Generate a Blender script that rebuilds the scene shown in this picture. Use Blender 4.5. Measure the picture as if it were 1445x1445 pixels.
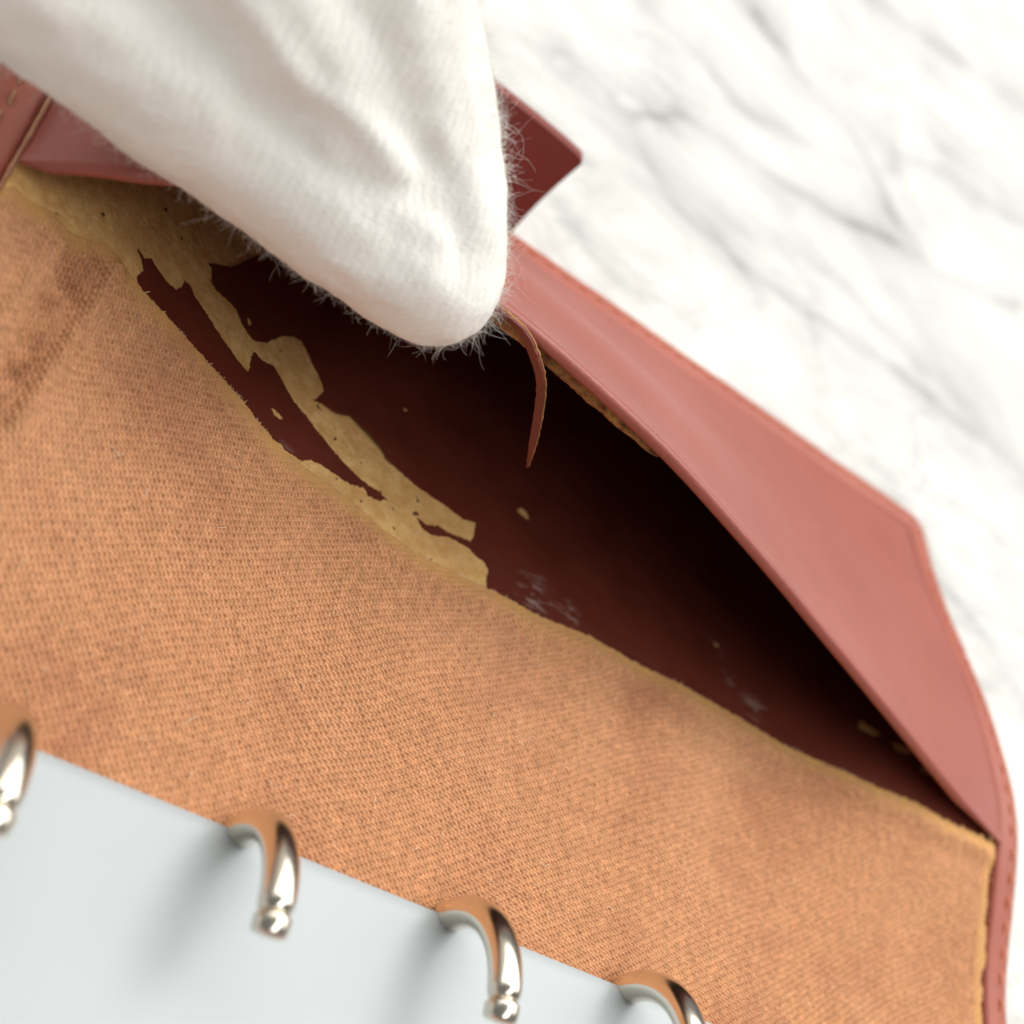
import bpy, bmesh, math, random
import numpy as np
from mathutils import Vector, Matrix, noise
from mathutils.geometry import delaunay_2d_cdt

for o in list(bpy.data.objects):
    bpy.data.objects.remove(o, do_unlink=True)
random.seed(7)
rng = np.random.default_rng(11)
scene = bpy.context.scene
COL = scene.collection
MM = 0.001                      # everything below is written in millimetres

# ------------------------------------------------------------------ camera
cam_d = bpy.data.cameras.new('camera')
cam = bpy.data.objects.new('camera', cam_d)
COL.objects.link(cam)
ax = Vector((0.77790203, 0.078195, 0.62350138))      # picture right
ay = Vector((0.45569409, -0.75340307, -0.4740535))   # picture down
az = Vector((0.43267924, 0.65289307, -0.62170678))   # view direction
M = Matrix((ax, -ay, -az)).transposed().to_4x4()
M.translation = Vector((-57.307, -77.370, 84.751)) * MM
cam.matrix_world = M
cam_d.sensor_width = 36.0
cam_d.lens = 36.0 * 1880.0 / 1445.0
cam_d.clip_start = 0.002
cam_d.clip_end = 20.0
cam_d.dof.use_dof = True
cam_d.dof.focus_distance = 113.0 * MM
cam_d.dof.aperture_fstop = 24.0
cam_d.dof.aperture_blades = 0
scene.camera = cam

# ------------------------------------------------------------------ world and lamps
w = bpy.data.worlds.new('World')
scene.world = w
w.use_nodes = True
bg = w.node_tree.nodes['Background']
bg.inputs[0].default_value = (1.0, 0.985, 0.965, 1)
bg.inputs[1].default_value = 0.17


def area(name, loc, target, size, power, color):
    d = bpy.data.lights.new(name, 'AREA')
    d.shape = 'RECTANGLE'
    d.size, d.size_y = size
    d.energy = power
    d.color = color
    o = bpy.data.objects.new(name, d)
    COL.objects.link(o)
    o.location = Vector(loc)
    o.rotation_euler = (Vector(target) - Vector(loc)).to_track_quat('-Z', 'Y').to_euler()
    return o


area('ceiling_lamp', (0.12, 0.48, 0.80), (0.02, 0.02, 0), (3.0, 0.8), 20.0, (1.0, 0.965, 0.91))
area('window_light', (0.22, -0.13, 0.82), (0, 0, 0), (1.6, 0.24), 6.6, (1.0, 0.98, 0.95))

scene.view_settings.view_transform = 'Standard'
scene.view_settings.look = 'None'
scene.view_settings.exposure = 0.0
scene.view_settings.gamma = 1.0
scene.cycles.max_bounces = 8
scene.cycles.use_denoising = True


# ------------------------------------------------------------------ helpers
def ss(a, b, x):
    t = np.clip((np.asarray(x, float) - a) / (b - a), 0, 1)
    return t * t * (3 - 2 * t)


def H(x, y):
    """height of the bent cover (mm): its two pocket ends curl up where the pocket is pulled"""
    x = np.asarray(x, float)
    y = np.asarray(y, float)
    l = 13.5 * np.clip((-16 - x) / 39., 0, 1) ** 1.6 * ss(-36, 2, y) * (1 - .5 * ss(10, 52, y))
    t = np.where(y < 6, (y - 6) / 29., (y - 6) / 47.)
    r = 6.2 * ss(30, 75, x) * np.cos(np.pi / 2 * np.clip(t, -1, 1)) ** 2
    return l + r


def mesh_obj(name, verts, faces, mat, parent=None, smooth=True):
    me = bpy.data.meshes.new(name)
    v = np.asarray(verts, float) * MM
    me.from_pydata(v.tolist(), [], faces)
    if smooth:
        me.polygons.foreach_set('use_smooth', [True] * len(me.polygons))
    me.update()
    o = bpy.data.objects.new(name, me)
    COL.objects.link(o)
    if mat is not None:
        me.materials.append(mat)
    if parent is not None:
        o.parent = parent
    return o


def fix_normals(o):
    bm = bmesh.new()
    bm.from_mesh(o.data)
    bmesh.ops.recalc_face_normals(bm, faces=bm.faces)
    bm.to_mesh(o.data)
    bm.free()


def auto_smooth(o, deg=40):
    bm = bmesh.new()
    bm.from_mesh(o.data)
    for e in bm.edges:
        if len(e.link_faces) == 2 and e.calc_face_angle(0) > math.radians(deg):
            e.smooth = False
    bm.to_mesh(o.data)
    bm.free()


def tag(o, label=None, cat=None, group=None, kind=None):
    if label: o['label'] = label
    if cat: o['category'] = cat
    if group: o['group'] = group
    if kind: o['kind'] = kind


def densify(poly, step, jit=0.0, closed=True):
    out = []
    n = len(poly)
    for i in range(n if closed else n - 1):
        a = np.array(poly[i]); b = np.array(poly[(i + 1) % n])
        k = max(1, int(np.linalg.norm(b - a) / step))
        for j in range(k):
            p = a + (b - a) * j / k
            if j or jit:
                p = p + rng.normal(0, jit, 2)
            out.append(p)
    if not closed:
        out.append(np.array(poly[-1]))
    return out


def inside(poly, pts):
    poly = np.asarray(poly); x, y = pts[:, 0], pts[:, 1]
    r = np.zeros(len(pts), bool)
    j = len(poly) - 1
    for i in range(len(poly)):
        xi, yi = poly[i]; xj, yj = poly[j]
        c = ((yi > y) != (yj > y)) & (x < (xj - xi) * (y - yi) / (yj - yi + 1e-12) + xi)
        r ^= c
        j = i
    return r


def sheet(name, outer, holes, ztop, thick, step, mat, parent):
    """a thin sheet with a free outline lying on the bent cover, with real thickness"""
    pts, edges = [], []
    for loop in [outer] + holes:
        b = len(pts)
        pts += [tuple(p) for p in loop]
        edges += [(b + i, b + (i + 1) % len(loop)) for i in range(len(loop))]
    o = np.asarray(outer)
    gx, gy = np.meshgrid(np.arange(o[:, 0].min(), o[:, 0].max(), step), np.arange(o[:, 1].min(), o[:, 1].max(), step))
    g = np.stack([gx.ravel(), gy.ravel()], 1)
    g = g[inside(o, g)]
    d = np.min(np.linalg.norm(g[:, None, :] - o[None, ::2, :], axis=2), axis=1) if len(g) < 30000 else np.ones(len(g))
    g = g[d > step * .4]
    pts += [tuple(p) for p in g]
    res = delaunay_2d_cdt([Vector(p) for p in pts], edges, [], 0, 1e-4)
    V = np.array([tuple(v) for v in res[0]])
    F = np.array([f for f in res[2] if len(f) == 3])
    c = V[F].mean(1)
    keep = inside(o, c)
    for h in holes:
        keep &= ~inside(np.asarray(h), c)
    F = F[keep]
    z = ztop(V[:, 0], V[:, 1])
    top = np.column_stack([V, z])
    bot = np.column_stack([V, z - thick])
    n = len(V)
    cnt = {}
    for f in F:
        for a, b in ((f[0], f[1]), (f[1], f[2]), (f[2], f[0])):
            cnt[(a, b)] = 1
    faces = [tuple(map(int, f)) for f in F] + [tuple(int(i) + n for i in f[::-1]) for f in F]
    for (a, b) in cnt:
        if (b, a) not in cnt:
            faces.append((int(b), int(a), int(a) + n, int(b) + n))
    ob = mesh_obj(name, np.vstack([top, bot]), faces, mat, parent)
    fix_normals(ob)
    auto_smooth(ob, 50)
    return ob


def grid_faces(nu, nv, base=0, close_u=False, close_v=False):
    f = []
    for i in range(nu if close_u else nu - 1):
        for j in range(nv if close_v else nv - 1):
            i2 = (i + 1) % nu; j2 = (j + 1) % nv
            f.append((base + i * nv + j, base + i2 * nv + j, base + i2 * nv + j2, base + i * nv + j2))
    return f


def tube(path, radii, sides=12, cap=True):
    P = np.asarray(path, float)
    n = len(P)
    T = np.gradient(P, axis=0)
    T /= np.linalg.norm(T, axis=1)[:, None]
    up = np.array([1., 0, 0]) if abs(T[0][0]) < .9 else np.array([0, 1., 0])
    verts = []
    u = up - T[0] * up.dot(T[0]); u /= np.linalg.norm(u)
    for i in range(n):
        u = u - T[i] * u.dot(T[i]); u /= np.linalg.norm(u)
        v = np.cross(T[i], u)
        for k in range(sides):
            a = 2 * math.pi * k / sides
            verts.append(P[i] + radii[i] * (math.cos(a) * u + math.sin(a) * v))
    faces = grid_faces(n, sides, close_v=True)
    if cap:
        faces.append(tuple(range(sides))[::-1])
        faces.append(tuple((n - 1) * sides + k for k in range(sides)))
    return verts, faces


# ------------------------------------------------------------------ materials
def newmat(name):
    m = bpy.data.materials.new(name)
    m.use_nodes = True
    nt = m.node_tree
    b = nt.nodes['Principled BSDF']
    return m, nt, b


class N:
    """small node-writing helper"""
    def __init__(self, nt):
        self.nt = nt

    def new(self, t, **kw):
        n = self.nt.nodes.new(t)
        for k, v in kw.items():
            setattr(n, k, v)
        return n

    def link(self, a, b):
        self.nt.links.new(a, b)

    def put(self, sock, v):
        if isinstance(v, bpy.types.NodeSocket):
            self.link(v, sock)
        else:
            sock.default_value = v

    def math(self, op, a, b=0.0, c=0.0):
        n = self.new('ShaderNodeMath', operation=op)
        self.put(n.inputs[0], a); self.put(n.inputs[1], b); self.put(n.inputs[2], c)
        return n.outputs[0]

    def obj(self):
        return self.new('ShaderNodeTexCoord').outputs['Object']

    def mapping(self, vec, scale=(1, 1, 1), rot=(0, 0, 0)):
        n = self.new('ShaderNodeMapping')
        self.link(vec, n.inputs[0])
        n.inputs['Scale'].default_value = scale
        n.inputs['Rotation'].default_value = rot
        return n.outputs[0]

    def noise(self, vec, scale, detail=4, rough=.55, dist=0.0):
        n = self.new('ShaderNodeTexNoise')
        self.link(vec, n.inputs['Vector'])
        n.inputs['Scale'].default_value = scale
        n.inputs['Detail'].default_value = detail
        n.inputs['Roughness'].default_value = rough
        n.inputs['Distortion'].default_value = dist
        return n.outputs[0]

    def ramp(self, fac, stops):
        n = self.new('ShaderNodeValToRGB')
        self.put(n.inputs[0], fac)
        e = n.color_ramp.elements
        while len(e) < len(stops):
            e.new(0.5)
        for el, (p, c) in zip(e, stops):
            el.position = p
            el.color = (c, c, c, 1) if isinstance(c, (int, float)) else (*c, 1)
        return n.outputs[0]

    def mix(self, fac, a, b, mode='MIX'):
        n = self.new('ShaderNodeMix', data_type='RGBA', blend_type=mode)
        self.put(n.inputs[0], fac)
        for s, v in ((n.inputs[6], a), (n.inputs[7], b)):
            if isinstance(v, tuple):
                s.default_value = (*v, 1) if len(v) == 3 else v
            else:
                self.link(v, s)
        return n.outputs[2]

    def bump(self, height, strength, dist_mm, normal=None):
        n = self.new('ShaderNodeBump')
        n.inputs['Strength'].default_value = strength
        n.inputs['Distance'].default_value = dist_mm * MM
        self.link(height, n.inputs['Height'])
        if normal is not None:
            self.link(normal, n.inputs['Normal'])
        return n.outputs[0]

    def attr(self, name):
        return self.new('ShaderNodeAttribute', attribute_name=name).outputs['Fac']


def leather_mat(name, c1, c2, rough=.42, grain=.25, spec=.5):
    m, nt, b = newmat(name)
    n = N(nt)
    o = n.obj()
    big = n.noise(o, 60, 4)
    fine = n.noise(o, 3000, 3, .6)
    vor = n.new('ShaderNodeTexVoronoi'); n.link(o, vor.inputs['Vector']); vor.inputs['Scale'].default_value = 2600
    col = n.mix(n.ramp(big, [(.3, 0.), (.7, 1.)]), c1, c2)
    col = n.mix(n.ramp(fine, [(.35, 0.0), (.75, .25)]), col, tuple(min(1, k * 1.5) for k in c2))
    n.link(col, b.inputs['Base Color'])
    n.link(n.ramp(n.noise(o, 220, 3), [(.3, rough - .015), (.7, rough + .03)]), b.inputs['Roughness'])
    b.inputs['Specular IOR Level'].default_value = spec
    h = n.math('ADD', n.math('MULTIPLY', vor.outputs[0], .6), fine)
    n.link(n.bump(h, grain, .06), b.inputs['Normal'])
    return m


M_rim = leather_mat('dusty_orange_red_leather', (.33, .082, .052), (.37, .098, .062), .5, .3, .5)
M_leather = leather_mat('dusty_red_leather', (.30, .074, .054), (.345, .092, .068), .45, .4, .55)
M_strap = leather_mat('dark_red_leather', (.17, .035, .028), (.21, .045, .036), .5, .25, .5)


def coat_mat():
    m, nt, b = newmat('flaking_red_coating')
    n = N(nt)
    o = n.obj()
    col = n.mix(n.ramp(n.noise(o, 160, 5), [(.3, 0.), (.7, 1.)]), (.125, .025, .015), (.165, .036, .022))
    sc = None
    for (x, y, z, r) in ((5.5, 3.0, 0, 3.2), (9.5, 3.2, 0, 2.2), (31, 9.8, 1, 2.2), (33, 6.5, 1, 1.8), (36, 4, 1, 2.5), (-24, 3.4, 2, 1.5)):
        d = n.new('ShaderNodeVectorMath', operation='DISTANCE')
        n.link(o, d.inputs[0]); d.inputs[1].default_value = (x * MM, y * MM, z * MM)
        f = n.math('SUBTRACT', 1.0, n.math('DIVIDE', d.outputs['Value'], r * MM))
        f = n.math('MAXIMUM', f, 0.0)
        sc = f if sc is None else n.math('MAXIMUM', sc, f)
    streak = n.noise(n.mapping(o, (1, 3.2, 1), (0, 0, .3)), 420, 5, .65, .6)
    s = n.math('MULTIPLY', n.ramp(streak, [(.50, 0.), (.66, 1.)]), n.math('MINIMUM', n.math('MULTIPLY', sc, 1.4), .8))
    col = n.mix(s, col, (.42, .30, .27))
    n.link(col, b.inputs['Base Color'])
    b.inputs['Roughness'].default_value = .5
    b.inputs['Specular IOR Level'].default_value = .2
    h = n.math('ADD', n.noise(o, 400, 4), n.math('MULTIPLY', n.noise(o, 3000, 2), .4))
    n.link(n.bump(h, .3, .12), b.inputs['Normal'])
    return m


M_coat = coat_mat()


def tan_mat(name='bare_tan_backing', base=(.88, .53, .18), hi=(.96, .69, .32)):
    m, nt, b = newmat(name)
    n = N(nt)
    o = n.obj()
    f = n.noise(o, 2200, 5, .7)
    col = n.mix(n.ramp(f, [(.3, 0.), (.7, 1.)]), base, hi)
    col = n.mix(n.ramp(n.noise(o, 130, 4), [(.45, 0.), (.75, .6)]), col, (.50, .21, .075))
    mot = n.noise(o, 700, 4, .65)
    col = n.mix(n.ramp(mot, [(.35, .7), (.60, 0.)]), col, (.66, .345, .11))
    spk = n.noise(o, 900, 2, .4)
    col = n.mix(n.ramp(spk, [(.70, 0.), (.745, .9)]), col, (.10, .035, .018))
    n.link(col, b.inputs['Base Color'])
    b.inputs['Roughness'].default_value = .9
    b.inputs['Specular IOR Level'].default_value = .15
    n.link(n.bump(n.math('ADD', f, mot), .8, .15), b.inputs['Normal'])
    return m


M_tan = tan_mat()


def canvas_mat():
    m, nt, b = newmat('tan_woven_canvas')
    n = N(nt)
    o = n.obj()
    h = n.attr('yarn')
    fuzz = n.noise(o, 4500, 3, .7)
    yarn = n.ramp(h, [(.04, (.21, .075, .03)), (.26, (.52, .24, .115)), (.8, (.73, .41, .225))])  # low gaps darkened in colour, painting in the occlusion between yarns
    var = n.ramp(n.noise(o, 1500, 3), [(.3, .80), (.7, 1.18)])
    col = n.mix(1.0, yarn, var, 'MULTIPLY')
    stain = n.math('MULTIPLY', n.ramp(n.noise(o, 75, 5, .6, .4), [(.5, 0.), (.74, 1.)]), .45)
    col = n.mix(stain, col, (.34, .125, .08))
    pale = n.math('MULTIPLY', n.ramp(n.noise(o, 48, 3), [(.5, 0.), (.75, 1.)]), .22)
    col = n.mix(pale, col, (.80, .47, .28))
    e = n.attr('edge')
    col = n.mix(n.math('MULTIPLY', e, n.ramp(n.noise(o, 420, 4, .65), [(.3, .35), (.6, .95)])), col, (.70, .40, .14))
    n.link(col, b.inputs['Base Color'])
    b.inputs['Roughness'].default_value = .9
    b.inputs['Specular IOR Level'].default_value = .12
    n.link(n.bump(fuzz, .7, .05), b.inputs['Normal'])
    return m


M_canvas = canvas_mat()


def chrome_mat():
    m, nt, b = newmat('nickel_plated_steel')
    n = N(nt)
    o = n.obj()
    b.inputs['Base Color'].default_value = (.80, .75, .65, 1)
    b.inputs['Metallic'].default_value = 1.0
    n.link(n.ramp(n.noise(o, 500, 4), [(.3, .15), (.8, .26)]), b.inputs['Roughness'])
    n.link(n.bump(n.noise(o, 500, 2), .04, .03), b.inputs['Normal'])
    return m


M_chrome = chrome_mat()


def plate_mat():
    m, nt, b = newmat('satin_steel_plate')
    n = N(nt)
    o = n.obj()
    sm = n.noise(o, 45, 3)
    col = n.mix(n.ramp(sm, [(.35, 0.), (.7, 1.)]), (.46, .50, .52), (.475, .515, .535))
    dot = n.noise(o, 330, 1)
    col = n.mix(n.ramp(dot, [(.79, 0.), (.83, .25)]), col, (.4, .45, .48))
    n.link(col, b.inputs['Base Color'])
    b.inputs['Metallic'].default_value = .2
    b.inputs['Roughness'].default_value = .55
    b.inputs['Specular IOR Level'].default_value = .35
    n.link(n.bump(n.noise(o, 200, 2), .03, .05), b.inputs['Normal'])
    return m


M_plate = plate_mat()


def glove_mat():
    m, nt, b = newmat('white_cotton_knit')
    n = N(nt)
    o = n.obj()
    f = n.noise(o, 2600, 4, .65)
    wv = n.new('ShaderNodeTexWave', wave_type='BANDS', bands_direction='Y')
    n.link(n.mapping(o, (1, 1, 1), (0.2, -.5, .5)), wv.inputs['Vector'])
    wv.inputs['Scale'].default_value = 560; wv.inputs['Distortion'].default_value = 2.2
    wv.inputs['Detail'].default_value = 2; wv.inputs['Detail Scale'].default_value = 1.2
    wv2 = n.new('ShaderNodeTexWave', wave_type='BANDS', bands_direction='X')
    n.link(n.mapping(o, (1, 1, 1), (.3, .2, .4)), wv2.inputs['Vector'])
    wv2.inputs['Scale'].default_value = 420; wv2.inputs['Distortion'].default_value = 2.5
    col = n.mix(n.ramp(f, [(.3, 0.), (.7, 1.)]), (.90, .90, .845), (.96, .96, .92))
    n.link(col, b.inputs['Base Color'])
    b.inputs['Roughness'].default_value = .95
    b.inputs['Specular IOR Level'].default_value = .1
    b.inputs['Sheen Weight'].default_value = .35
    b.inputs['Sheen Roughness'].default_value = .6
    h = n.math('ADD', n.math('MULTIPLY', wv.outputs['Fac'], .24), n.math('ADD', n.math('MULTIPLY', wv2.outputs['Fac'], .2), n.math('MULTIPLY', f, 1.0)))
    n.link(n.bump(h, .65, .15), b.inputs['Normal'])
    return m


M_glove = glove_mat()
M_fibre, nt_, b_ = newmat('white_cotton_fibre')
b_.inputs['Base Color'].default_value = (.88, .86, .82, 1)
b_.inputs['Roughness'].default_value = .8
b_.inputs['Specular IOR Level'].default_value = .2
M_lint, nt_, b_ = newmat('pale_yarn_fibre')
b_.inputs['Base Color'].default_value = (.88, .70, .50, 1)
b_.inputs['Roughness'].default_value = .8
M_stitch, nt_, b_ = newmat('red_sewing_thread')
n_ = N(nt_)
n_.link(n_.mix(n_.noise(n_.obj(), 1500, 3), (.60, .22, .13), (.70, .29, .18)), b_.inputs['Base Color'])
b_.inputs['Roughness'].default_value = .7
M_tanthread, nt_, b_ = newmat('tan_sewing_thread')
n_ = N(nt_)
n_.link(n_.mix(n_.noise(n_.obj(), 1500, 3), (.34, .15, .085), (.46, .23, .13)), b_.inputs['Base Color'])
b_.inputs['Roughness'].default_value = .8


def marble_mat():
    m, nt, b = newmat('white_veined_marble')
    n = N(nt)
    o = n.obj()
    v = n.attr('vein')
    soft = n.ramp(n.noise(n.mapping(o, (1, 1, 1), (0, 0, .2)), 22, 6, .6, 1.2), [(.40, 0.), (.74, .42)])
    f1 = n.ramp(n.noise(n.mapping(o, (1, 2.2, 1), (0, 0, .75)), 15, 7, .62, 1.4), [(.465, 0.), (.50, .36), (.535, 0.)])
    f2 = n.ramp(n.noise(n.mapping(o, (1, 2.5, 1), (0, 0, -.3)), 24, 6, .62, 1.2), [(.45, 0.), (.50, .2), (.55, 0.)])
    mask = n.ramp(n.noise(o, 11, 3), [(.40, .15), (.62, 1.)])
    fine = n.math('MULTIPLY', n.math('MAXIMUM', f1, f2), mask)
    f = n.math('MINIMUM', n.math('ADD', v, n.math('ADD', soft, fine)), 1.0)
    col = n.mix(f, (.755, .755, .74), (.26, .265, .26))
    n.link(col, b.inputs['Base Color'])
    b.inputs['Roughness'].default_value = .6
    b.inputs['Specular IOR Level'].default_value = .3
    return m


M_marble = marble_mat()

# ------------------------------------------------------------------ marble table top (setting)
VEINS = [
    ([(53.4, 181.2), (65.3, 173.0), (79.8, 167.3), (89.9, 147.6), (97.4, 140.4)], 2.2, .75),
    ([(6.3, 115.5), (18.5, 110.3), (37.7, 124.1), (51.8, 125.2), (61.2, 127.7), (101.6, 139.6), (135.0, 155.5)], 1.6, .7),
    ([(47.5, 60.4), (63.9, 58.3), (75.3, 59.7), (85.2, 50.0), (101.9, 38.3), (130, 20)], 1.5, .7),
    ([(82.3, 61.0), (83.4, 26.7), (103.8, 45.0)], 1.0, .45),
    ([(70, 110), (81.2, 106.6), (100.0, 101.9), (118.2, 96.1), (150, 85)], 5.0, .35),
    ([(3.9, 75.6), (15.9, 68.9), (22.5, 66.8), (40, 72)], 1.8, .35),
    ([(80, 230), (100.7, 245.6), (166.5, 267.1)], 4.0, .5),
    ([(21.7, 103.7), (30.8, 95.6), (52.8, 91.3), (89.3, 97.9), (120, 92)], 2.2, .5),
    ([(-7.4, 99.5), (2.7, 89.9), (12.2, 88.7)], 1.8, .4),
    ([(20, 150), (45, 141), (75, 150), (110, 185), (160, 200)], 3.0, .4),
    ([(100, 141), (120, 128), (150, 120)], 2.0, .45),
]
TZ = -5.2
xs = np.unique(np.concatenate([np.linspace(-450, -70, 24), np.linspace(-70, 260, 220), np.linspace(260, 700, 30)]))
ys = np.unique(np.concatenate([np.linspace(-450, 0, 24), np.linspace(0, 330, 220), np.linspace(330, 900, 40)]))
gx, gy = np.meshgrid(xs, ys, indexing='ij')
wob = np.array([[noise.noise(Vector((x * .05, y * .05, 3.1))) * 4 + noise.noise(Vector((x * .16, y * .16, 7.7))) * 1.6 for y in ys] for x in xs])
wob2 = np.array([[noise.noise(Vector((x * .05 + 40, y * .05, 9.1))) * 4 + noise.noise(Vector((x * .16, y * .16, 1.7))) * 1.6 for y in ys] for x in xs])
brk = np.array([[noise.noise(Vector((x * .045, y * .045, 21.))) for y in ys] for x in xs])
px, py = gx + wob, gy + wob2
vein = np.zeros_like(gx)
for pl, wd, st in VEINS:
    d = np.full(gx.shape, 1e9)
    for a, b2 in zip(pl[:-1], pl[1:]):
        a = np.array(a); b2 = np.array(b2); ab = b2 - a
        t = np.clip(((px - a[0]) * ab[0] + (py - a[1]) * ab[1]) / ab.dot(ab), 0, 1)
        d = np.minimum(d, np.hypot(px - a[0] - ab[0] * t, py - a[1] - ab[1] * t))
    k = 1.0 * st * np.clip(.85 + brk * .7, .45, 1.25)
    vein = np.maximum(vein, k * np.exp(-(d / (1.1 * wd)) ** 1.3))
    vein = np.maximum(vein, .42 * k * np.exp(-(d / (wd * 5.5)) ** 1.4))
tv = np.stack([gx.ravel(), gy.ravel(), np.full(gx.size, TZ)], 1)
table = mesh_obj('marble_table_top', tv, grid_faces(len(xs), len(ys)), M_marble)
a_ = table.data.attributes.new('vein', 'FLOAT', 'POINT')
a_.data.foreach_set('value', vein.ravel().astype(np.float32))
tag(table, 'white marble table top with soft grey veins under the planner', kind='structure')

# ------------------------------------------------------------------ planner
planner = bpy.data.objects.new('ring_planner', None)
COL.objects.link(planner)
planner.empty_display_size = .01
planner.location = (0, 0, TZ * MM)
tag(planner, 'open dusty red leather ring planner with worn tan canvas lining and gaping pocket', 'ring planner')
bpy.context.view_layer.update()


def part(name, verts, faces, mat, parent=planner, smooth=True):
    o = mesh_obj(name, verts, faces, mat, parent, smooth)
    return o


def keep_world(o):
    # geometry is written in world millimetres, the planner's Empty stands on the table
    o.matrix_parent_inverse = planner.matrix_world.inverted()


XL, XR, YF, YB = -59.3, 75.2, 54.4, -150.0      # cover outline
# cover shell: leather board, rounded edges
xs = np.linspace(XL + .3, XR - .3, 110)
ys = np.concatenate([np.linspace(YB, -60, 20), np.linspace(-56, YF - .3, 90)])
gx, gy = np.meshgrid(xs, ys, indexing='ij')


def dip(y):
    return 1.2 * ss(3, 22, y)


top = np.stack([gx, gy, H(gx, gy) - .9 - dip(gy) * ss(0, 8, YF - gy - 3) * 1.0], 2).reshape(-1, 3)
bot = np.stack([gx, gy, H(gx, gy) - 4.6], 2).reshape(-1, 3)
n1, n2 = len(xs), len(ys)
F = grid_faces(n1, n2) + [tuple(i + n1 * n2 for i in f[::-1]) for f in grid_faces(n1, n2)]
bd = [i * n2 for i in range(n1)] + [(n1 - 1) * n2 + j for j in range(1, n2)] + [i * n2 + n2 - 1 for i in range(n1 - 2, -1, -1)] + [j for j in range(n2 - 2, 0, -1)]
for a, b2 in zip(bd, bd[1:] + bd[:1]):
    F.append((a, b2, b2 + n1 * n2, a + n1 * n2))
cover = part('cover', np.vstack([top, bot]), F, M_leather)
fix_normals(cover); auto_smooth(cover, 50); keep_world(cover)


# turned leather rim along right side, fore edge and left side
def rim_path(inset=0.0, rc=3.2):
    p = []
    x0, x1, y1 = XL + inset, XR - inset, YF - inset
    r = max(rc - inset, .3)
    for y in np.linspace(YB, y1 - r, 150):
        p.append((x1, y, 1, 0))
    for a in np.linspace(0, math.pi / 2, 8)[1:]:
        p.append((x1 - r + r * math.cos(a), y1 - r + r * math.sin(a), math.cos(a), math.sin(a)))
    for x in np.linspace(x1 - r, x0 + r, 120)[1:]:
        p.append((x, y1, 0, 1))
    for a in np.linspace(math.pi / 2, math.pi, 8)[1:]:
        p.append((x0 + r + r * math.cos(a), y1 - r + r * math.sin(a), math.cos(a), math.sin(a)))
    for y in np.linspace(y1 - r, YB, 150)[1:]:
        p.append((x0, y, -1, 0))
    return p


prof = [(.9, -4.7), (.25, -4.4), (0, -3.7), (-.05, -2.4), (0, -1.1), (.15, -.3), (.5, .2), (1.0, .42), (1.9, .45), (2.8, .42), (3.5, .38), (3.9, .2), (4.05, -.1), (4.1, -.8)]
V = []
path = rim_path()
for i, (x, y, nx, ny) in enumerate(path):
    wv_ = .12 * noise.noise(Vector((x * .12, y * .12, 5)))
    for (wi, h) in prof:
        q = (x - nx * (wi + wv_), y - ny * (wi + wv_))
        z = float(H(*q)) + h + (.08 * noise.noise(Vector((x * .3, y * .3, wi))) if h > -2 else 0)
        V.append((q[0], q[1], z))
rim = part('turned_rim', V, grid_faces(len(path), len(prof)), M_rim)
fix_normals(rim); keep_world(rim)

# tan backing of the pocket, bare where the coating has flaked off
CANV = [(-55.05, -0.39), (-54.31, 0.92), (-53.08, 1.03), (-51.27, 2.25), (-49.11, 2.48), (-46.16, 4.85), (-44.24, 4.65), (-42.37, 4.45), (-38.69, 4.56), (-34.8, 4.3), (-30.37, 3.8), (-27.52, 2.86), (-24.32, 2.07), (-20.94, 2.09), (-16.77, 1.97), (-12.56, 0.63), (-7.61, 0.07), (-3.46, 0.25), (0.81, 0.61), (6.15, 0.51), (12.58, 1.4), (19.37, 1.27), (25.43, 1.71), (33.76, 1.35), (39.71, 0.64), (47.47, 0.37), (53.3, -0.28), (58.31, -0.36), (62.49, -1.13), (68.03, -1.18), (70.42, -1.47)]
cx = np.array([c[0] for c in CANV]); cy = np.array([c[1] for c in CANV])


def backz(x, y):
    return H(x, y) - .12 - dip(y) * ss(0, 8, YF - np.asarray(y) - 3)


xs = np.linspace(-55.4, 70.6, 130); ys = np.linspace(-4, 50.6, 56)
gx, gy = np.meshgrid(xs, ys, indexing='ij')
gy = np.interp(gx, cx, cy) - 1.4 + (50.6 - np.interp(gx, cx, cy) + 1.4) * (gy + 4) / 54.6
V = np.stack([gx, gy, backz(gx, gy)], 2).reshape(-1, 3)
Vb = V - np.array([0, 0, .6])
n1, n2 = len(xs), len(ys)
F = grid_faces(n1, n2) + [tuple(i + n1 * n2 for i in f[::-1]) for f in grid_faces(n1, n2)]
back = part('pocket_backing', np.vstack([V, Vb]), F, M_tan)
fix_normals(back); keep_world(back)

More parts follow.
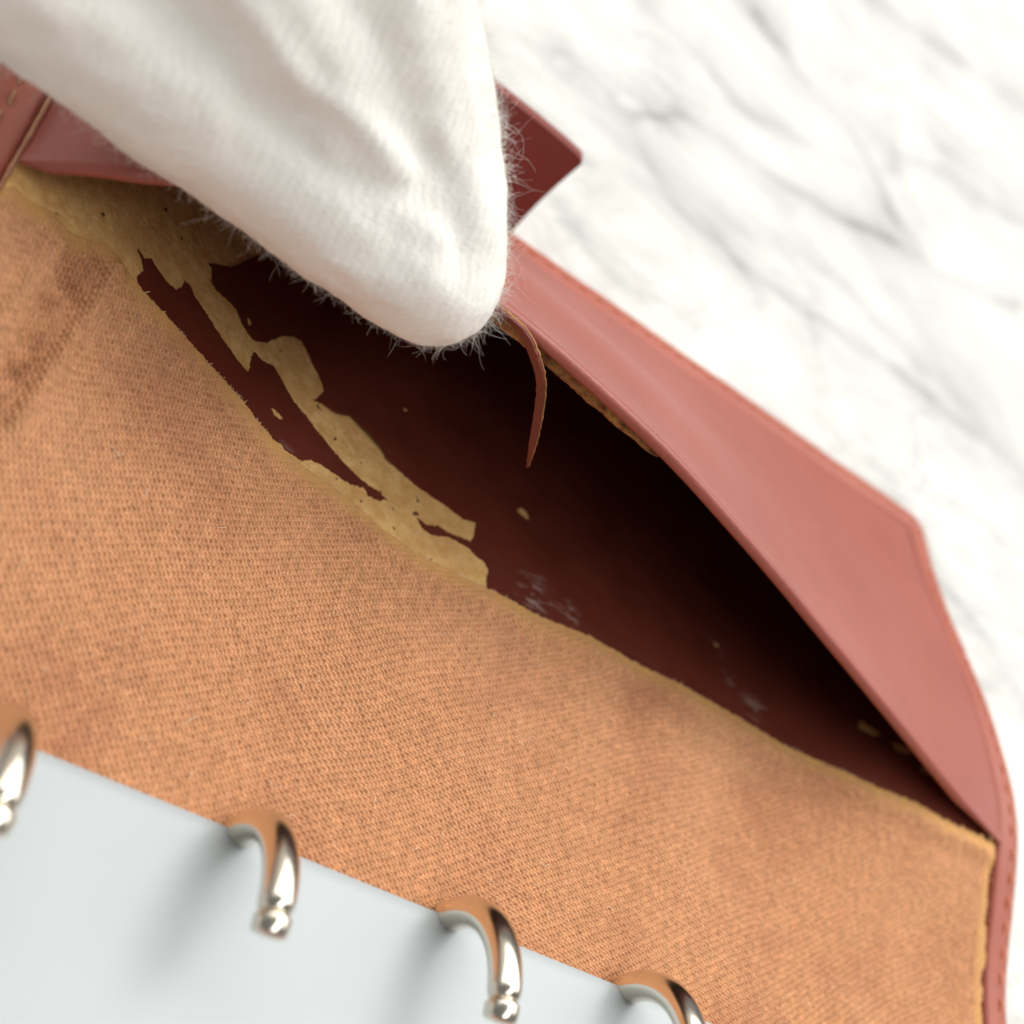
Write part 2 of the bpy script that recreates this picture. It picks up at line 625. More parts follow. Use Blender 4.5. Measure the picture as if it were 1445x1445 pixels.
ISL = [(-43.66, 8.23), (-42.8, 8.08), (-42.2, 8.84), (-41.43, 8.46), (-40.03, 8.22), (-39.06, 8.5), (-38.75, 9.37), (-38.6, 10.33), (-37.94, 10.52), (-37.35, 9.84), (-36.35, 9.6), (-34.45, 8.79), (-32.98, 8.21), (-31.15, 7.58), (-29.99, 7.38), (-29.88, 8.26), (-30.08, 9.61), (-29.87, 10.41), (-28.59, 10.28), (-27.62, 10.83), (-26.49, 10.12), (-24.63, 8.67), (-22.64, 8.05), (-21.39, 7.35), (-19.79, 6.68), (-18.22, 5.96), (-16.37, 5.36), (-14.96, 4.95), (-13.6, 4.87), (-12.69, 4.5), (-13.44, 3.93), (-14.75, 3.79), (-15.2, 4.43), (-16.78, 3.97), (-18.86, 4.01), (-20.25, 3.92), (-21.42, 3.65), (-22.28, 2.81), (-23.16, 2.78), (-24.19, 2.67), (-24.97, 2.94), (-25.96, 2.66), (-26.64, 3.17), (-27.84, 3.03), (-28.95, 3.14), (-30.4, 3.26), (-31.98, 3.77), (-33.77, 3.84), (-34.97, 4.27), (-36.5, 4.12), (-37.89, 4.09), (-39.43, 4.03), (-40.77, 3.95), (-41.98, 4.0), (-42.5, 4.48), (-42.81, 5.59), (-42.53, 6.88), (-42.82, 7.48)]
HOLE = [(-26.88, 5.8), (-26.33, 6.03), (-25.77, 5.96), (-25.22, 5.68), (-25.59, 5.3), (-26.13, 5.27)]
BIG = [(-37.05, 15.37), (-36.49, 15.41), (-36.11, 13.75), (-35.47, 13.25), (-34.02, 13.46), (-32.89, 13.49), (-32.1, 12.71), (-31.36, 12.08), (-30.51, 11.76), (-29.98, 11.89), (-28.77, 13.0), (-28.0, 14.44), (-27.18, 15.76), (-26.09, 16.85), (-25.03, 17.24), (-24.27, 16.48), (-23.47, 15.53), (-22.52, 14.73), (-21.74, 13.77), (-21.45, 12.8), (-22.36, 10.74), (-21.52, 11.13), (-19.65, 11.06), (-18.01, 11.93), (-16.45, 11.28), (-14.56, 10.38), (-13.33, 9.23), (-11.9, 8.99), (-10.05, 8.42), (-7.87, 8.05), (-5.68, 7.85), (-3.81, 7.44), (-2.33, 7.95), (-2.4, 6.38), (-2.79, 5.09), (-4.21, 4.94), (-5.43, 4.67), (-6.69, 4.78), (-8.16, 4.09), (-9.06, 4.3), (-8.25, 3.49), (-7.19, 3.38), (-5.54, 4.16), (-4.12, 4.25), (-2.86, 4.23), (-2.08, 3.76), (-0.97, 3.64), (-0.36, 3.07), (-0.44, 1.56), (-0.27, 0.76)]


def blob(x, y, r, n=11, sq=1.0):
    return [(x + r * (1 + .35 * math.sin(3 * a + x)) * math.cos(a), y + sq * r * (1 + .3 * math.cos(2 * a + y)) * math.sin(a)) for a in np.linspace(0, 2 * math.pi, n, endpoint=False)]


def coatz(x, y):
    lift = .75 * np.exp(-((np.asarray(x) + 17) / 4.0) ** 2) * np.clip(1 - (np.asarray(y) - 10.2) / 4.5, 0, 1) * (np.asarray(y) > 8.5)
    return backz(x, y) + .14 + lift


isl = sheet('coating_flake', densify(ISL, .17, .05), [densify(HOLE, .17, .04)], coatz, .13, .9, M_coat, planner)
keep_world(isl)
outer = BIG + [(float(x), float(np.interp(x, cx, cy)) - .35) for x in np.linspace(.6, 69.8, 60)] + [(70.2, 10), (70.2, 50.2), (-26.0, 50.2), (-30.5, 26), (-34.5, 18)]
holes = [blob(3.66, 13.08, .75), blob(31.4, 10.2, .5, 11, .5), blob(52.4, 7.4, 1.5, 15, .55), blob(57.0, 6.2, 1.3, 15, .6), blob(60.5, 4.6, .9, 11, .6),
         blob(-12.0, 17.8, .3), blob(-31.2, 13.4, .28, 9, 2.0)]
big = sheet('pocket_coating', densify(outer, .2, .045), holes, coatz, .13, 1.0, M_coat, planner)
keep_world(big)

# canvas lining ending in a frayed edge at the pocket mouth
def vnoise(x, y, seed):
    """smooth value noise, vectorised, about -1..1"""
    r = np.random.default_rng(seed).uniform(-1, 1, (256, 256))
    xi = np.floor(x).astype(int); yi = np.floor(y).astype(int)
    fx = x - xi; fy = y - yi
    fx = fx * fx * (3 - 2 * fx); fy = fy * fy * (3 - 2 * fy)
    g = lambda i, j: r[i & 255, j & 255]
    return (g(xi, yi) * (1 - fx) + g(xi + 1, yi) * fx) * (1 - fy) + (g(xi, yi + 1) * (1 - fx) + g(xi + 1, yi + 1) * fx) * fy


def weave(x, y):
    """height 0..1 of a 2/1 twill of slightly uneven yarns"""
    u = x / .355 + 1.6 * vnoise(x * .11, y * .11, 1) + .16 * vnoise(x * 1.1, y * 1.1, 2) + .10 * vnoise(x * 3.1, y * 3.1, 3)
    v = y / .232 + 2.0 * vnoise(x * .10, y * .10, 4) + .22 * vnoise(x * 1.0, y * 1.0, 5) + .16 * vnoise(x * 3.3, y * 3.3, 6)
    fu = np.floor(u); fv = np.floor(v)
    pu = np.abs(np.sin(np.pi * u)) ** .6
    pv = np.abs(np.sin(np.pi * v)) ** .6
    k3 = 2 * np.pi / 3
    w1 = .54 + .46 * np.sin(k3 * (v - fu))
    w2 = .40 - .40 * np.sin(k3 * (fv + .5 - (u - .5)))
    rr = np.random.default_rng(9).uniform(0, 1, (512, 512))
    cell = rr[fu.astype(int) & 511, np.floor((v - fu) / 3).astype(int) & 511]
    thick = 1 + .22 * vnoise(fu * .7 + 3, y * .35, 7)
    return np.maximum(pu * w1 * (.64 + .44 * cell) * thick, pv * w2)


def yline(xx):
    e = np.interp(xx, cx, cy)
    return e + np.array([(.13 + .3 * max(0, (x - 40) / 30)) * noise.noise(Vector((x * 1.3, 0, 0))) + .10 * noise.noise(Vector((x * 4, 0, 2))) for x in xx])


def canvas_z(x, y, de):
    z = H(x, y) + .34
    z = z + .38 * np.exp(-((de - 1.7) / .9) ** 2) * ss(-30, -10, x) - .2 * np.exp(-((de - 3.6) / 1.0) ** 2)
    # creases near the left end, where the lining bends
    for (ax_, ay_, bx_, by_, hh, ww) in ((-46.4, -13, -44.6, 3.5, .85, .8), (-48.6, -14, -47.0, 2, -.6, 1.2), (-51.0, -13, -49.6, 0, .8, .9)):
        A = np.array((ax_, ay_)); B = np.array((bx_, by_)); AB = B - A
        t = np.clip(((x - A[0]) * AB[0] + (y - A[1]) * AB[1]) / AB.dot(AB), 0, 1)
        d = np.hypot(x - A[0] - AB[0] * t, y - A[1] - AB[1] * t)
        z = z + hh * np.exp(-(d / ww) ** 2)
    z = z + .22 * vnoise(x * .09, y * .09, 12)
    return np.maximum(z, H(x, y) + .12)


xs = np.concatenate([np.linspace(-55.0, 70.3, 1560)])
yc = yline(xs)
y1 = -36.5
sv = np.linspace(0, 1, 620)
gx = np.repeat(xs[:, None], len(sv), 1)
gy = y1 + (yc[:, None] - y1) * sv[None, :]
gx = gx + (np.clip((gx - 67.3) / 3.0, 0, 1) * .55 * vnoise(gy * 1.1, gy * 0 + 3, 14))
dE = yc[:, None] - gy
dS = 70.3 - gx
edge = np.maximum(np.exp(-(np.maximum(dE - .4, 0) / 1.2) ** 2), .8 * np.exp(-(np.maximum(dS - .4, 0) / 1.0) ** 2))
edge = np.clip(edge, 0, 1)
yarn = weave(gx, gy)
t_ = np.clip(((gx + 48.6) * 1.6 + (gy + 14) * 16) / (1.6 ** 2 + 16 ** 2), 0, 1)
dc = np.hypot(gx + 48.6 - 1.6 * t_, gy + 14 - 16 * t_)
worn = .35 * np.exp(-(dc / 1.5) ** 2) * (.7 + .6 * vnoise(gx * .7, gy * .7, 15))  # darkens the yarn colour along the trough of the left crease
gz = canvas_z(gx, gy, dE) + (yarn - .45) * .42 * (1 - .75 * edge)
n1, n2 = gx.shape
top = np.stack([gx, gy, gz], 2).reshape(-1, 3)
bd = np.array([i * n2 for i in range(n1)] + [(n1 - 1) * n2 + j for j in range(1, n2)] + [i * n2 + n2 - 1 for i in range(n1 - 2, -1, -1)] + [j for j in range(n2 - 2, 0, -1)])
skirt = top[bd].copy(); skirt[:, 2] = H(skirt[:, 0], skirt[:, 1]) - .2
# plain backing strip that runs on under the ring plate
sx_ = np.linspace(-55, 70.3, 60); sy_ = np.linspace(-62, -36.4, 8)
ux, uy = np.meshgrid(sx_, sy_, indexing='ij')
und = np.stack([ux, uy, H(ux, uy) + .34], 2).reshape(-1, 3)
V = np.vstack([top, skirt, und])
ii = (np.arange(n1 - 1)[:, None] * n2 + np.arange(n2 - 1)[None, :]).ravel()
Q = np.stack([ii, ii + n2, ii + n2 + 1, ii + 1], 1)
k = np.arange(len(bd)); k2 = (k + 1) % len(bd)
Q2 = np.stack([bd[k2], bd[k], len(top) + k, len(top) + k2], 1)
ob_ = len(top) + len(skirt)
jj = (np.arange(59)[:, None] * 8 + np.arange(7)[None, :]).ravel() + ob_
Q3 = np.stack([jj, jj + 8, jj + 9, jj + 1], 1)
Q = np.vstack([Q, Q2, Q3]).astype(np.int32)
me = bpy.data.meshes.new('canvas_lining')
me.vertices.add(len(V)); me.vertices.foreach_set('co', (V * MM).astype(np.float32).ravel())
me.loops.add(Q.size); me.loops.foreach_set('vertex_index', Q.ravel())
me.polygons.add(len(Q)); me.polygons.foreach_set('loop_start', np.arange(0, Q.size, 4, dtype=np.int32))
me.polygons.foreach_set('use_smooth', np.ones(len(Q), bool))
me.update(calc_edges=True)
me.validate()
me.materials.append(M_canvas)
canvas = bpy.data.objects.new('canvas_lining', me); COL.objects.link(canvas); canvas.parent = planner
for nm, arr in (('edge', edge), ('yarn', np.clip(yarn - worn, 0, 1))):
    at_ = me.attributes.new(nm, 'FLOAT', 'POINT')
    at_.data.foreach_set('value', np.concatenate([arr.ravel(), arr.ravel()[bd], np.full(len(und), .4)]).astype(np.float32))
keep_world(canvas)


# lint and frayed yarn ends on the canvas and along its edge
def fibre_mesh(roots, dirs, lens, rad, curl, segs=4, sides=3, seed=1):
    r = np.random.default_rng(seed)
    n = len(roots)
    pos = np.array(roots, float); d = np.array(dirs, float)
    d /= np.linalg.norm(d, axis=1)[:, None]
    st = (np.array(lens) / segs)[:, None]
    bend = r.normal(0, 1, (n, 3))
    rings = []
    for s in range(segs + 1):
        u = np.cross(d, np.array([.31, .72, .62])); u /= np.linalg.norm(u, axis=1)[:, None] + 1e-9
        v = np.cross(d, u)
        rr = rad * (1 - .55 * s / segs)
        ring = [pos + rr * (math.cos(a) * u + math.sin(a) * v) for a in np.arange(sides) * 2 * math.pi / sides]
        rings.append(np.stack(ring, 1))
        bend = bend + r.normal(0, .6, (n, 3))
        d = d + curl * bend / segs
        d /= np.linalg.norm(d, axis=1)[:, None]
        pos = pos + d * st
    V = np.stack(rings, 1).reshape(-1, 3)
    F = []
    per = (segs + 1) * sides
    loc = []
    for s in range(segs):
        for k in range(sides):
            k2 = (k + 1) % sides
            loc.append((s * sides + k, s * sides + k2, (s + 1) * sides + k2, (s + 1) * sides + k))
    loc = np.array(loc)
    F = (loc[None] + (np.arange(n) * per)[:, None, None]).reshape(-1, 4)
    return V, F.tolist()


roots, dirs, lens = [], [], []
for _ in range(260):
    x = random.uniform(-45, 66); y = random.uniform(-30, -1)
    de = float(np.interp(x, cx, cy)) - y
    roots.append((x, y, float(canvas_z(np.float64(x), np.float64(y), np.float64(de))) + .12))
    a = random.uniform(0, 6.28); dirs.append((math.cos(a), math.sin(a), random.uniform(.0, .4))); lens.append(random.uniform(.4, 1.3) if _ < 70 else random.uniform(.15, .4))
for _ in range(420):
    x = random.uniform(-44, 70); y = float(np.interp(x, cx, cy)) - .05
    roots.append((x, y, float(H(x, y)) + random.uniform(.05, .4)))
    dirs.append((random.gauss(0, .8), 1, random.gauss(.2, .5))); lens.append(abs(random.gauss(.12, .12)) + .05)
for _ in range(160):
    y = random.uniform(-40, -1.5)
    roots.append((70.25, y, float(H(70.2, y)) + random.uniform(.1, .4)))
    dirs.append((1, random.gauss(0, .8), random.gauss(.2, .5))); lens.append(abs(random.gauss(.12, .12)) + .05)
V, F = fibre_mesh(roots, dirs, lens, .045, .8, seed=3)
lint = part('lint', V, F, M_lint); lint['kind'] = 'stuff'; keep_world(lint)

# ------------------------------------------------------------------ pocket front panel, its lip pulled up by the fingers
LIPX = np.array([-55.0, -51.3, -48.0, -40.0, -30.0, -18.5, -13.0, -4.9, 3.8, 14.1, 27.4, 42.5, 60.6, 70.9])
LIPY = np.array([2.1, 2.9, 3.4, 6.5, 8.6, 6.4, 6.0, 5.6, 5.0, 4.0, 2.9, 1.5, .6, -1.3])
LIPZ = np.array([14.4, 16.8, 18.5, 21.5, 23.8, 24.8, 24.5, 23.5, 22.2, 20.1, 16.8, 13.1, 7.9, 5.9])


def smooth_interp(x, X, Yv):
    # monotone-ish cubic through the lip points
    dx = np.diff(X); dy = np.diff(Yv) / dx
    m = np.concatenate([[dy[0]], (dy[1:] * dx[:-1] + dy[:-1] * dx[1:]) / (dx[:-1] + dx[1:]), [dy[-1]]])
    i = np.clip(np.searchsorted(X, x) - 1, 0, len(X) - 2)
    t = (x - X[i]) / dx[i]
    return (Yv[i] * (1 + 2 * t) * (1 - t) ** 2 + m[i] * dx[i] * t * (1 - t) ** 2 + Yv[i + 1] * t * t * (3 - 2 * t) + m[i + 1] * dx[i] * t * t * (t - 1))


xs = np.concatenate([np.linspace(-55.0, -53.5, 6), np.linspace(-53.2, 69.2, 170), np.linspace(69.5, 70.9, 6)])
sv = np.concatenate([np.linspace(0, .06, 6), np.linspace(.06, 1, 60)[1:]])
ly = smooth_interp(xs, LIPX, LIPY); lz = smooth_interp(xs, LIPX, LIPZ)
yf = 50.6
gx = np.repeat(xs[:, None], len(sv), 1)
gy = yf + (ly[:, None] - yf) * sv[None, :]
ex = lz - H(xs, ly) - .45
ends = ss(0, 3, 70.9 - xs) * ss(0, 3, xs + 55)
sp = .2 * sv ** 2 + .8 * sv
bend = .085 * np.exp(-((sv - .6) / .22) ** 2)
gz = H(gx, gy) + .45 + ex[:, None] * (sp[None, :] + (1 - ss(0, 45, xs))[:, None] * bend[None, :]) + (.75 * ss(0, .022, sv)[None, :] - .5 + .75 * 0) * 1.0 + (np.minimum(ex, 14)[:, None] * .07 * np.sin(np.pi * sv ** .7)[None, :]) * ends[:, None]
gz -= .7 * (1 - ss(0, 1.3, 70.9 - xs) * ss(0, 1.3, xs + 55))[:, None] * (1 - sv[None, :] ** 6)
gz += .12 * np.array([[noise.noise(Vector((a * .06, b * .06, 8.))) for b in np.linspace(0, 50, len(sv))] for a in xs]) * ends[:, None]
outerP = np.stack([gx, gy, gz], 2)
# surface normal and inner face
du = np.gradient(outerP, axis=0); dv = np.gradient(outerP, axis=1)
nrm = np.cross(dv, du); nrm /= np.linalg.norm(nrm, axis=2)[:, :, None]
if nrm[80, 40, 2] < 0: nrm = -nrm
TH = 1.25
innerP = outerP - nrm * (TH * np.minimum(1, (ex[:, None] + .3) / 3).clip(.15, 1))[:, :, None]
tang = outerP[:, -1] - outerP[:, -2]; tang /= np.linalg.norm(tang, axis=1)[:, None]
roll = []
for a in np.linspace(0, math.pi, 9)[1:-1]:
    c = (outerP[:, -1] + innerP[:, -1]) / 2; r = (outerP[:, -1] - innerP[:, -1]) / 2
    roll.append(c + r * math.cos(a) + tang * np.linalg.norm(r, axis=1)[:, None] * math.sin(a))
allP = np.concatenate([outerP, np.stack(roll, 1), innerP[:, ::-1][:, :6]], 1)
panel = part('pocket_panel', allP.reshape(-1, 3), grid_faces(allP.shape[0], allP.shape[1]), M_leather)
fix_normals(panel); keep_world(panel)
# lining on the panel's inside, dark coating
P2 = np.concatenate([innerP[:, ::-1][:, 3:], ], 1) - np.array([0, 0, .03])
lin = part('panel_lining', P2.reshape(-1, 3), grid_faces(P2.shape[0], P2.shape[1]), M_coat)
keep_world(lin)

# fold line crease of the lip (a thin burnished edge) and torn lining hanging at the lip
V, F = [], []
sel = np.linspace(-24, 2, 90)
yy = smooth_interp(sel, LIPX, LIPY); zz = smooth_interp(sel, LIPX, LIPZ)
for k, x in enumerate(sel):
    env = math.sin(math.pi * k / 89) ** .5
    drop = (1.7 + .5 * noise.noise(Vector((x * .5, 0, 0))) + .35 * noise.noise(Vector((x * 2.2, 1, 0)))) * env * .5 + .2
    V += [(x, yy[k] + .55, zz[k] - 1.0), (x + .1, yy[k] - .1, zz[k] - 1.25 - .45 * drop), (x + .2, yy[k] + .15, zz[k] - 1.3 - drop), (x + .2, yy[k] + .5, zz[k] - 1.3 - drop)]
F = grid_faces(90, 4)
torn = part('torn_lining_edge', V, F, tan_mat('shaded_tan_edge', (.13, .055, .028), (.20, .09, .045)))  # tan backing with the shade under the lip put into its base colour
keep_world(torn)


def ribbon(name, pts, widths, side, thick, mat, jit=0.0):
    P = np.array(pts, float)
    # resample smoothly
    t = np.arange(len(P)); tt = np.linspace(0, len(P) - 1, 60)
    Q = np.stack([smooth_interp(tt, t.astype(float), P[:, k]) for k in range(3)], 1)
    W = np.interp(tt, t, widths)
    T = np.gradient(Q, axis=0); T /= np.linalg.norm(T, axis=1)[:, None]
    S = np.array(side, float)[None] - T * (T @ np.array(side, float))[:, None]; S /= np.linalg.norm(S, axis=1)[:, None]
    Nn = np.cross(T, S)
    j1 = np.array([noise.noise(Vector((i * .6, 1, 0))) for i in range(60)]) * jit
    j2 = np.array([noise.noise(Vector((i * .6, 9, 0))) for i in range(60)]) * jit
    a = Q - S * (W / 2 + j1)[:, None]; b2 = Q + S * (W / 2 + j2)[:, None]
    V = np.stack([a + Nn * thick / 2, b2 + Nn * thick / 2, b2 - Nn * thick / 2, a - Nn * thick / 2], 1).reshape(-1, 3)
    F = grid_faces(60, 4, close_v=True) + [(3, 2, 1, 0), (236, 237, 238, 239)]
    o = part(name, V, F, mat); fix_normals(o); auto_smooth(o, 50); keep_world(o)
    return o


strip_pts = [(-19.6, 5.7, 24.6), (-16.4, 4.9, 24.6), (-13.6, 4.8, 23.0), (-11.2, 5.0, 20.8), (-8.8, 5.3, 17.4), (-6.9, 5.6, 14.4), (-5.0, 6.0, 11.3)]
strip = ribbon('torn_strip', strip_pts, [1.1, 1.1, .9, .75, .7, .6, .1], (.75, -.45, .35), .22, M_strap, .12)
strip2 = ribbon('strip_backing', [(x + .12, y + .18, z + .05) for x, y, z in strip_pts], [1.2, 1.2, 1.0, .85, .8, .68, .13], (.75, -.45, .35), .14, tan_mat('shaded_strip_tan', (.30, .15, .07), (.44, .25, .12)), .14)  # same tan, its base colour darkened for the shade at the lip
strip2.parent = strip

# raw cut edge at the panel's left side seam
edge_pts = [(-55.15, y, float(H(-55.1, y)) + .75 + .5 * max(0, 1 - abs(y - 3) / 12)) for y in np.linspace(-2.5, 46, 9)]
raw = ribbon('raw_seam_edge', edge_pts, [.26] * 9, (.9, -.3, .3), .35, M_tanthread, .14)

# ------------------------------------------------------------------ stitches, one by one
def stitch_mesh(name, mat, length=1.7, r=.21):
    pts = [(x, 0, .17 * math.cos(math.pi * x / length) - .05) for x in np.linspace(-length / 2, length / 2, 7)]
    V, F = tube(pts, [r * .55, r * .9, r, r, r, r * .9, r * .55], 7)
    me = bpy.data.meshes.new(name)
    me.from_pydata([tuple(np.array(v) * MM) for v in V], [], F)
    me.polygons.foreach_set('use_smooth', [True] * len(me.polygons))
    me.materials.append(mat)
    return me


st_red = stitch_mesh('stitch', M_stitch)
st_tan = stitch_mesh('stitch_tan', M_tanthread, 1.9, .24)
ip = rim_path(1.75)
pp = np.array([(a, b2) for a, b2, _, _ in ip])
seg = np.linalg.norm(np.diff(pp, axis=0), axis=1)
cum = np.concatenate([[0], np.cumsum(seg)])
pitch = 2.75
s = 0.0
first = None
while s < cum[-1]:
    x = float(np.interp(s, cum, pp[:, 0])); y = float(np.interp(s, cum, pp[:, 1]))
    x2 = float(np.interp(s + .4, cum, pp[:, 0])); y2 = float(np.interp(s + .4, cum, pp[:, 1]))
    s += pitch
    if y < -42: continue
    left = x < -50
    if left and y > 30: pass
    o = bpy.data.objects.new('stitch', st_tan if left else st_red)
    COL.objects.link(o)
    o.parent = planner
    zz_ = float(H(x, y)) + .47
    slope = (float(H(x2, y2)) - float(H(x, y)))
    o.location = Vector((x + random.gauss(0, .05), y + random.gauss(0, .05), zz_ - TZ)) * MM
    d = Vector((x2 - x, y2 - y, slope)).normalized()
    o.rotation_euler = d.to_track_quat('X', 'Z').to_euler()
    o.rotation_euler.z += random.gauss(0, .06)

# ------------------------------------------------------------------ closing strap standing up at the fore edge
V = []
nu, nv = 46, 26
TS = 1.5
front, backf = [], []
for i in range(nu):
    u = i / (nu - 1)
    rowf, rowb = [], []
    for j in range(nv):
        v = j / (nv - 1)
        z = -.6 + v * 14.0
        xr = -3.0 + .35 * math.sin(v * math.pi) * -1.2 + .3 * v
        xx = -30 + (xr + 30) * (1 - (1 - u) ** 1.8)
        rc_ = max(0.0, xx - (xr - .5))
        zz_ = z + (.9 * v * (1 - u)) - v ** 3 * (.5 - math.sqrt(max(0.0, .5 ** 2 - rc_ ** 2)))
        yy_ = 53.2 + .9 * v * v + .5 * math.sin(u * 3) * v
        k = 1.0
        rowf.append((xx, yy_, zz_)); rowb.append((xx, yy_ + TS, zz_))
    front.append(rowf); backf.append(rowb)
f_ = np.array(front); b_ = np.array(backf)
V = np.concatenate([f_.reshape(-1, 3), b_.reshape(-1, 3)])
F = grid_faces(nu, nv) + [tuple(i + nu * nv for i in f[::-1]) for f in grid_faces(nu, nv)]
bd = [i * nv for i in range(nu)] + [(nu - 1) * nv + j for j in range(1, nv)] + [i * nv + nv - 1 for i in range(nu - 2, -1, -1)] + [j for j in range(nv - 2, 0, -1)]
for a, b2 in zip(bd, bd[1:] + bd[:1]):
    F.append((a, b2, b2 + nu * nv, a + nu * nv))
strap = part('closing_strap', V, F, M_strap)
fix_normals(strap); auto_smooth(strap, 50)
bv = strap.modifiers.new('bevel', 'BEVEL'); bv.width = .35 * MM; bv.segments = 3; bv.limit_method = 'ANGLE'
keep_world(strap)

# ------------------------------------------------------------------ ring mechanism
PX0, PX1 = -82.0, 62.0
yfar, ynear, zpl = -33.2, -56.0, 1.4
prof = []
for t in np.linspace(0, 1, 40):
    y = yfar + (ynear - yfar) * t
    e = min(t, 1 - t) * (yfar - ynear)
    z = zpl + 0.5 * math.sin(math.pi * t) - (.25 * max(0, 1 - e / .35) ** 2)
    prof.append((y, z))
under = [(y, z - .9) for y, z in prof[::-1]]
loop = prof + under
V = []
for x in np.linspace(PX0, PX1, 60):
    for y, z in loop: V.append((x, y, z))
nl = len(loop)
F = grid_faces(60, nl, close_v=True) + [tuple(range(nl)), tuple(59 * nl + k for k in range(nl))[::-1]]
plate = part('ring_plate', V, F, M_plate)
fix_normals(plate); auto_smooth(plate, 45); keep_world(plate)

RC, RR, RT = (-41.0, 1.4), 7.8, 1.27
ang = np.radians(np.linspace(-28, 97, 48))
rv, rf = tube([(0, RC[0] + RR * math.cos(a), RC[1] + RR * math.sin(a)) for a in ang], [RT] * 44 + [RT, RT * .99, RT * .93, RT * .7], 24)
ang2 = np.radians(np.array([97.2, 97.6, 98.2, 99, 102, 105, 106.5, 107.4, 107.9]))
tv_, tf = tube([(0, RC[0] + RR * math.cos(a), RC[1] + RR * math.sin(a)) for a in ang2], [RT * .7, RT * .96, RT * 1.0, RT * 1.02, RT * 1.02, RT * 1.0, RT * .92, RT * .66, RT * .3], 24)


def mk(name, V, F, mat):
    me = bpy.data.meshes.new(name)
    me.from_pydata([tuple(np.array(v) * MM) for v in V], [], F)
    me.polygons.foreach_set('use_smooth', [True] * len(me.polygons))
    me.materials.append(mat)
    return me


ring_me, tip_me = mk('ring', rv, rf, M_chrome), mk('ring_tip', tv_, tf, M_chrome)
for me in (ring_me, tip_me):
    bm = bmesh.new(); bm.from_mesh(me); bmesh.ops.recalc_face_normals(bm, faces=bm.faces); bm.to_mesh(me); bm.free()
for x in (-39.1, -20.1, -1.1, 17.9):
    r_ = bpy.data.objects.new('ring', ring_me); COL.objects.link(r_)
    r_.parent = planner; r_.location = Vector((x, 0, -TZ)) * MM
    t_ = bpy.data.objects.new('ring_tip', tip_me); COL.objects.link(t_)
    t_.parent = r_

# ------------------------------------------------------------------ gloved hand
CAMP = np.array((-57.307, -77.370, 84.751))


def chain(pts, n=14):
    out = []
    for (a, ra), (b2, rb) in zip(pts[:-1], pts[1:]):
        a = np.array(a, float); b2 = np.array(b2, float)
        for t in np.linspace(0, 1, n, endpoint=False):
            out.append((a + (b2 - a) * t, ra + (rb - ra) * t))
    out.append((np.array(pts[-1][0], float), pts[-1][1]))
    return out


thumb = [((-24.9, 4.6, 24.3), 5.65), ((-28.6, 4.4, 25.2), 6.35), ((-44.5, 5.4, 26.0), 6.8), ((-58.4, 3.2, 29.2), 7.0), ((-71, -1.5, 35.5), 8.0), ((-84, -2, 44), 10)]
index = [((-25.0, 5.6, 25.2), 5.35), ((-27.6, 7.0, 27.4), 6.1), ((-31.9, 9.6, 30.8), 6.5), ((-41.0, 11.0, 38.2), 7.4), ((-49.5, 13.0, 45.5), 8.2), ((-64, 14, 58), 9.5), ((-84, 8, 62), 11)]
web = [((-35.2, 6.2, 29.2), 5.6), ((-42.2, 7.4, 33.0), 7.0), ((-52, 8.0, 38), 8.4), ((-66, 8, 46), 9.8)]
middle = [((-33, 25, 51), 6.8), ((-39, 27, 58), 7.6), ((-54, 26, 66), 8.6), ((-86, 14, 68), 11)]  # out of frame, curled here to shade the panel's left end
ringf = [((-37, 64, 8), 6.2), ((-40, 65, 24), 7), ((-50, 60, 44), 8), ((-70, 42, 64), 9.5), ((-92, 22, 72), 11)]  # unseen, like the little finger; posed to block light from behind the panel
little = [((-53, 66, 5), 5.6), ((-57, 66, 22), 6.3), ((-68, 58, 44), 7.4), ((-84, 42, 62), 8.5), ((-97, 28, 72), 10)]
palm = [((-88, 3, 56), 13), ((-98, 12, 66), 15), ((-118, 8, 76), 17), ((-150, -2, 88), 19)]
bm = bmesh.new()
for ch in (thumb, index, web, middle, ringf, little, palm):
    for c, r in chain(ch):
        ret = bmesh.ops.create_icosphere(bm, subdivisions=2, radius=r)
        bmesh.ops.translate(bm, verts=ret['verts'], vec=c)
me = bpy.data.meshes.new('tmp_glove')
bm.to_mesh(me); bm.free()
tmp = bpy.data.objects.new('tmp_glove', me); COL.objects.link(tmp)
rm = tmp.modifiers.new('r', 'REMESH'); rm.mode = 'VOXEL'; rm.voxel_size = .55
sm = tmp.modifiers.new('s', 'SMOOTH'); sm.iterations = 7; sm.factor = .6
dg = bpy.context.evaluated_depsgraph_get()
ev = tmp.evaluated_get(dg)
gm = bpy.data.meshes.new_from_object(ev)
bpy.data.objects.remove(tmp, do_unlink=True)
nvt = len(gm.vertices)
co = np.empty(nvt * 3, np.float32); gm.vertices.foreach_get('co', co); co = co.reshape(-1, 3).astype(float)
no = np.empty(nvt * 3, np.float32); gm.vertices.foreach_get('normal', no); no = no.reshape(-1, 3).astype(float)
disp = np.zeros(nvt)
for i in range(nvt):
    p = Vector(co[i])
    if p.x < -75: continue
    disp[i] = .38 * noise.noise(p * .16) + .16 * noise.noise(p * .5) + .05 * noise.noise(p * 1.6)


def crease_line(pts, h, wd):
    d = np.full(nvt, 1e9)
    P = np.array(pts, float)
    for a, b2 in zip(P[:-1], P[1:]):
        ab = b2 - a
        t = np.clip(((co - a) @ ab) / ab.dot(ab), 0, 1)
        d = np.minimum(d, np.linalg.norm(co - a - ab * t[:, None], axis=1))
    return h * np.exp(-(d / wd) ** 2)


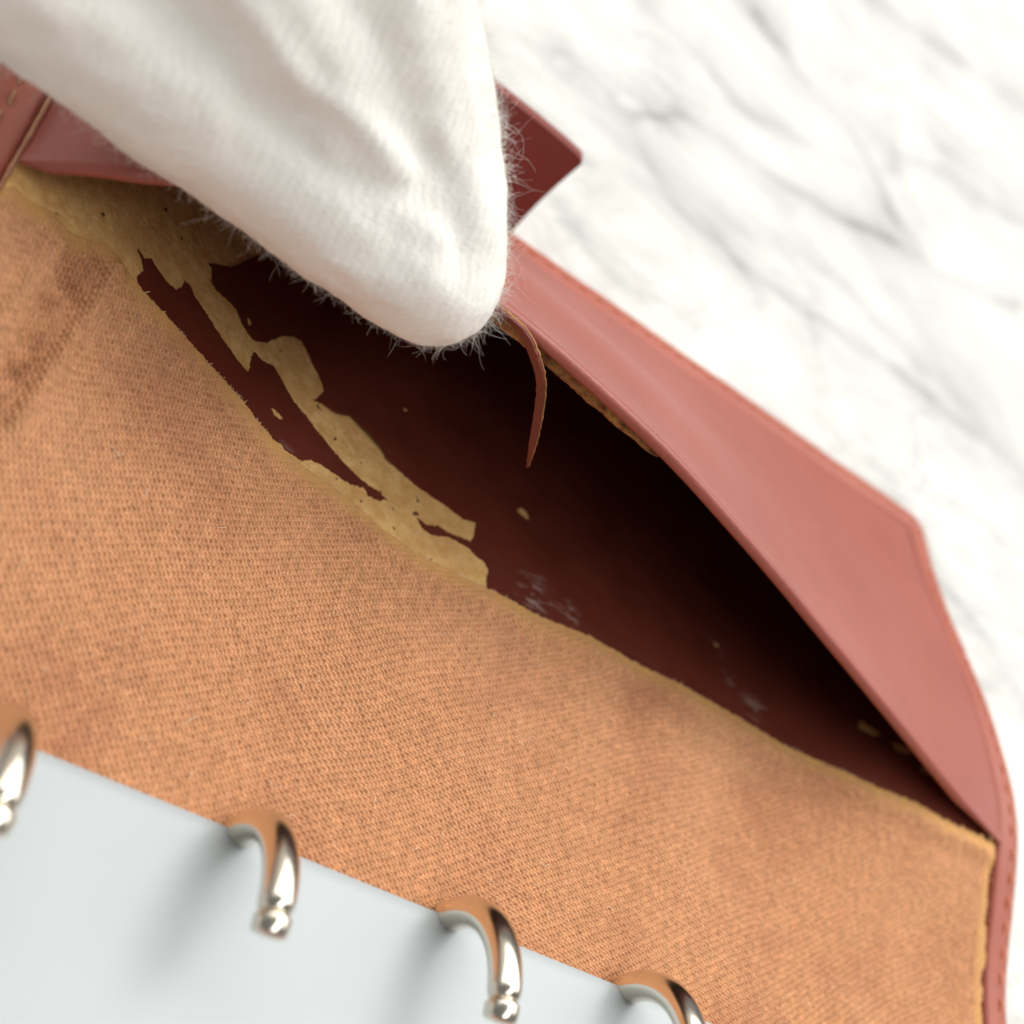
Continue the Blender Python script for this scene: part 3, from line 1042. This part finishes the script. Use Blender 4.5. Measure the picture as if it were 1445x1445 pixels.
disp += crease_line([(-49.6, 0, 37.5), (-46, .3, 36.2), (-42.5, .7, 34.4), (-39.2, 1.35, 34.3), (-35.9, 2, 33.6), (-33.0, 2.5, 32.3)], .5, 1.1)
disp += crease_line([(-53.5, -1.5, 37.5), (-49.5, -1.6, 35.6), (-45.0, -1.4, 33.4), (-41.5, -.6, 32.4)], -.8, 1.9)
disp += crease_line([(-33.0, 4.0, 33.4), (-30.0, 3.6, 32.6), (-28.3, 2.8, 31.6), (-26.4, 2.0, 30.2)], -.5, 1.5)
disp += crease_line([(-26.0, 1.4, 29.0), (-28.5, .9, 29.2), (-30.5, -.2, 28.6)], -.3, 1.2)
co2 = co + no * disp[:, None]
gm.vertices.foreach_set('co', (co2 * MM).astype(np.float32).ravel())
gm.polygons.foreach_set('use_smooth', [True] * len(gm.polygons))
gm.materials.clear(); gm.materials.append(M_glove)
gm.name = 'gloved_hand'
gm.update()
glove = bpy.data.objects.new('gloved_hand', gm); COL.objects.link(glove)
tag(glove, 'hand in a fuzzy white cotton glove lifting the pocket lip', 'gloved hand')

# loose cotton fibres standing off the glove
vis = co2[:, 0] > -66
facing = ((CAMP - co2) * no).sum(1) / np.linalg.norm(CAMP - co2, axis=1)
pr = np.where(vis & (co2[:, 1] < 30), np.where(np.abs(facing) < .45, 1.0, .25), 0)
pr = pr / pr.sum()
NF = 28000
idx = rng.choice(nvt, NF, p=pr)
jit = rng.normal(0, .25, (NF, 3))
jit -= no[idx] * (jit * no[idx]).sum(1)[:, None]
roots = co2[idx] + jit - no[idx] * .08
dirs = no[idx] + rng.normal(0, .75, (NF, 3))
ln = .3 + rng.exponential(.5, NF); ln *= np.where((co2[idx, 0] > -31) & (no[idx, 0] > .35) & (no[idx, 2] > -.2), 1.45, .8); ln[:260] = rng.uniform(1.2, 3.6, 260)
V, F = fibre_mesh(roots, dirs, ln, .0115, 2.6, 5, 3, 5)
fz = mesh_obj('fuzz', V, F, M_fibre, glove)
fz['kind'] = 'stuff'
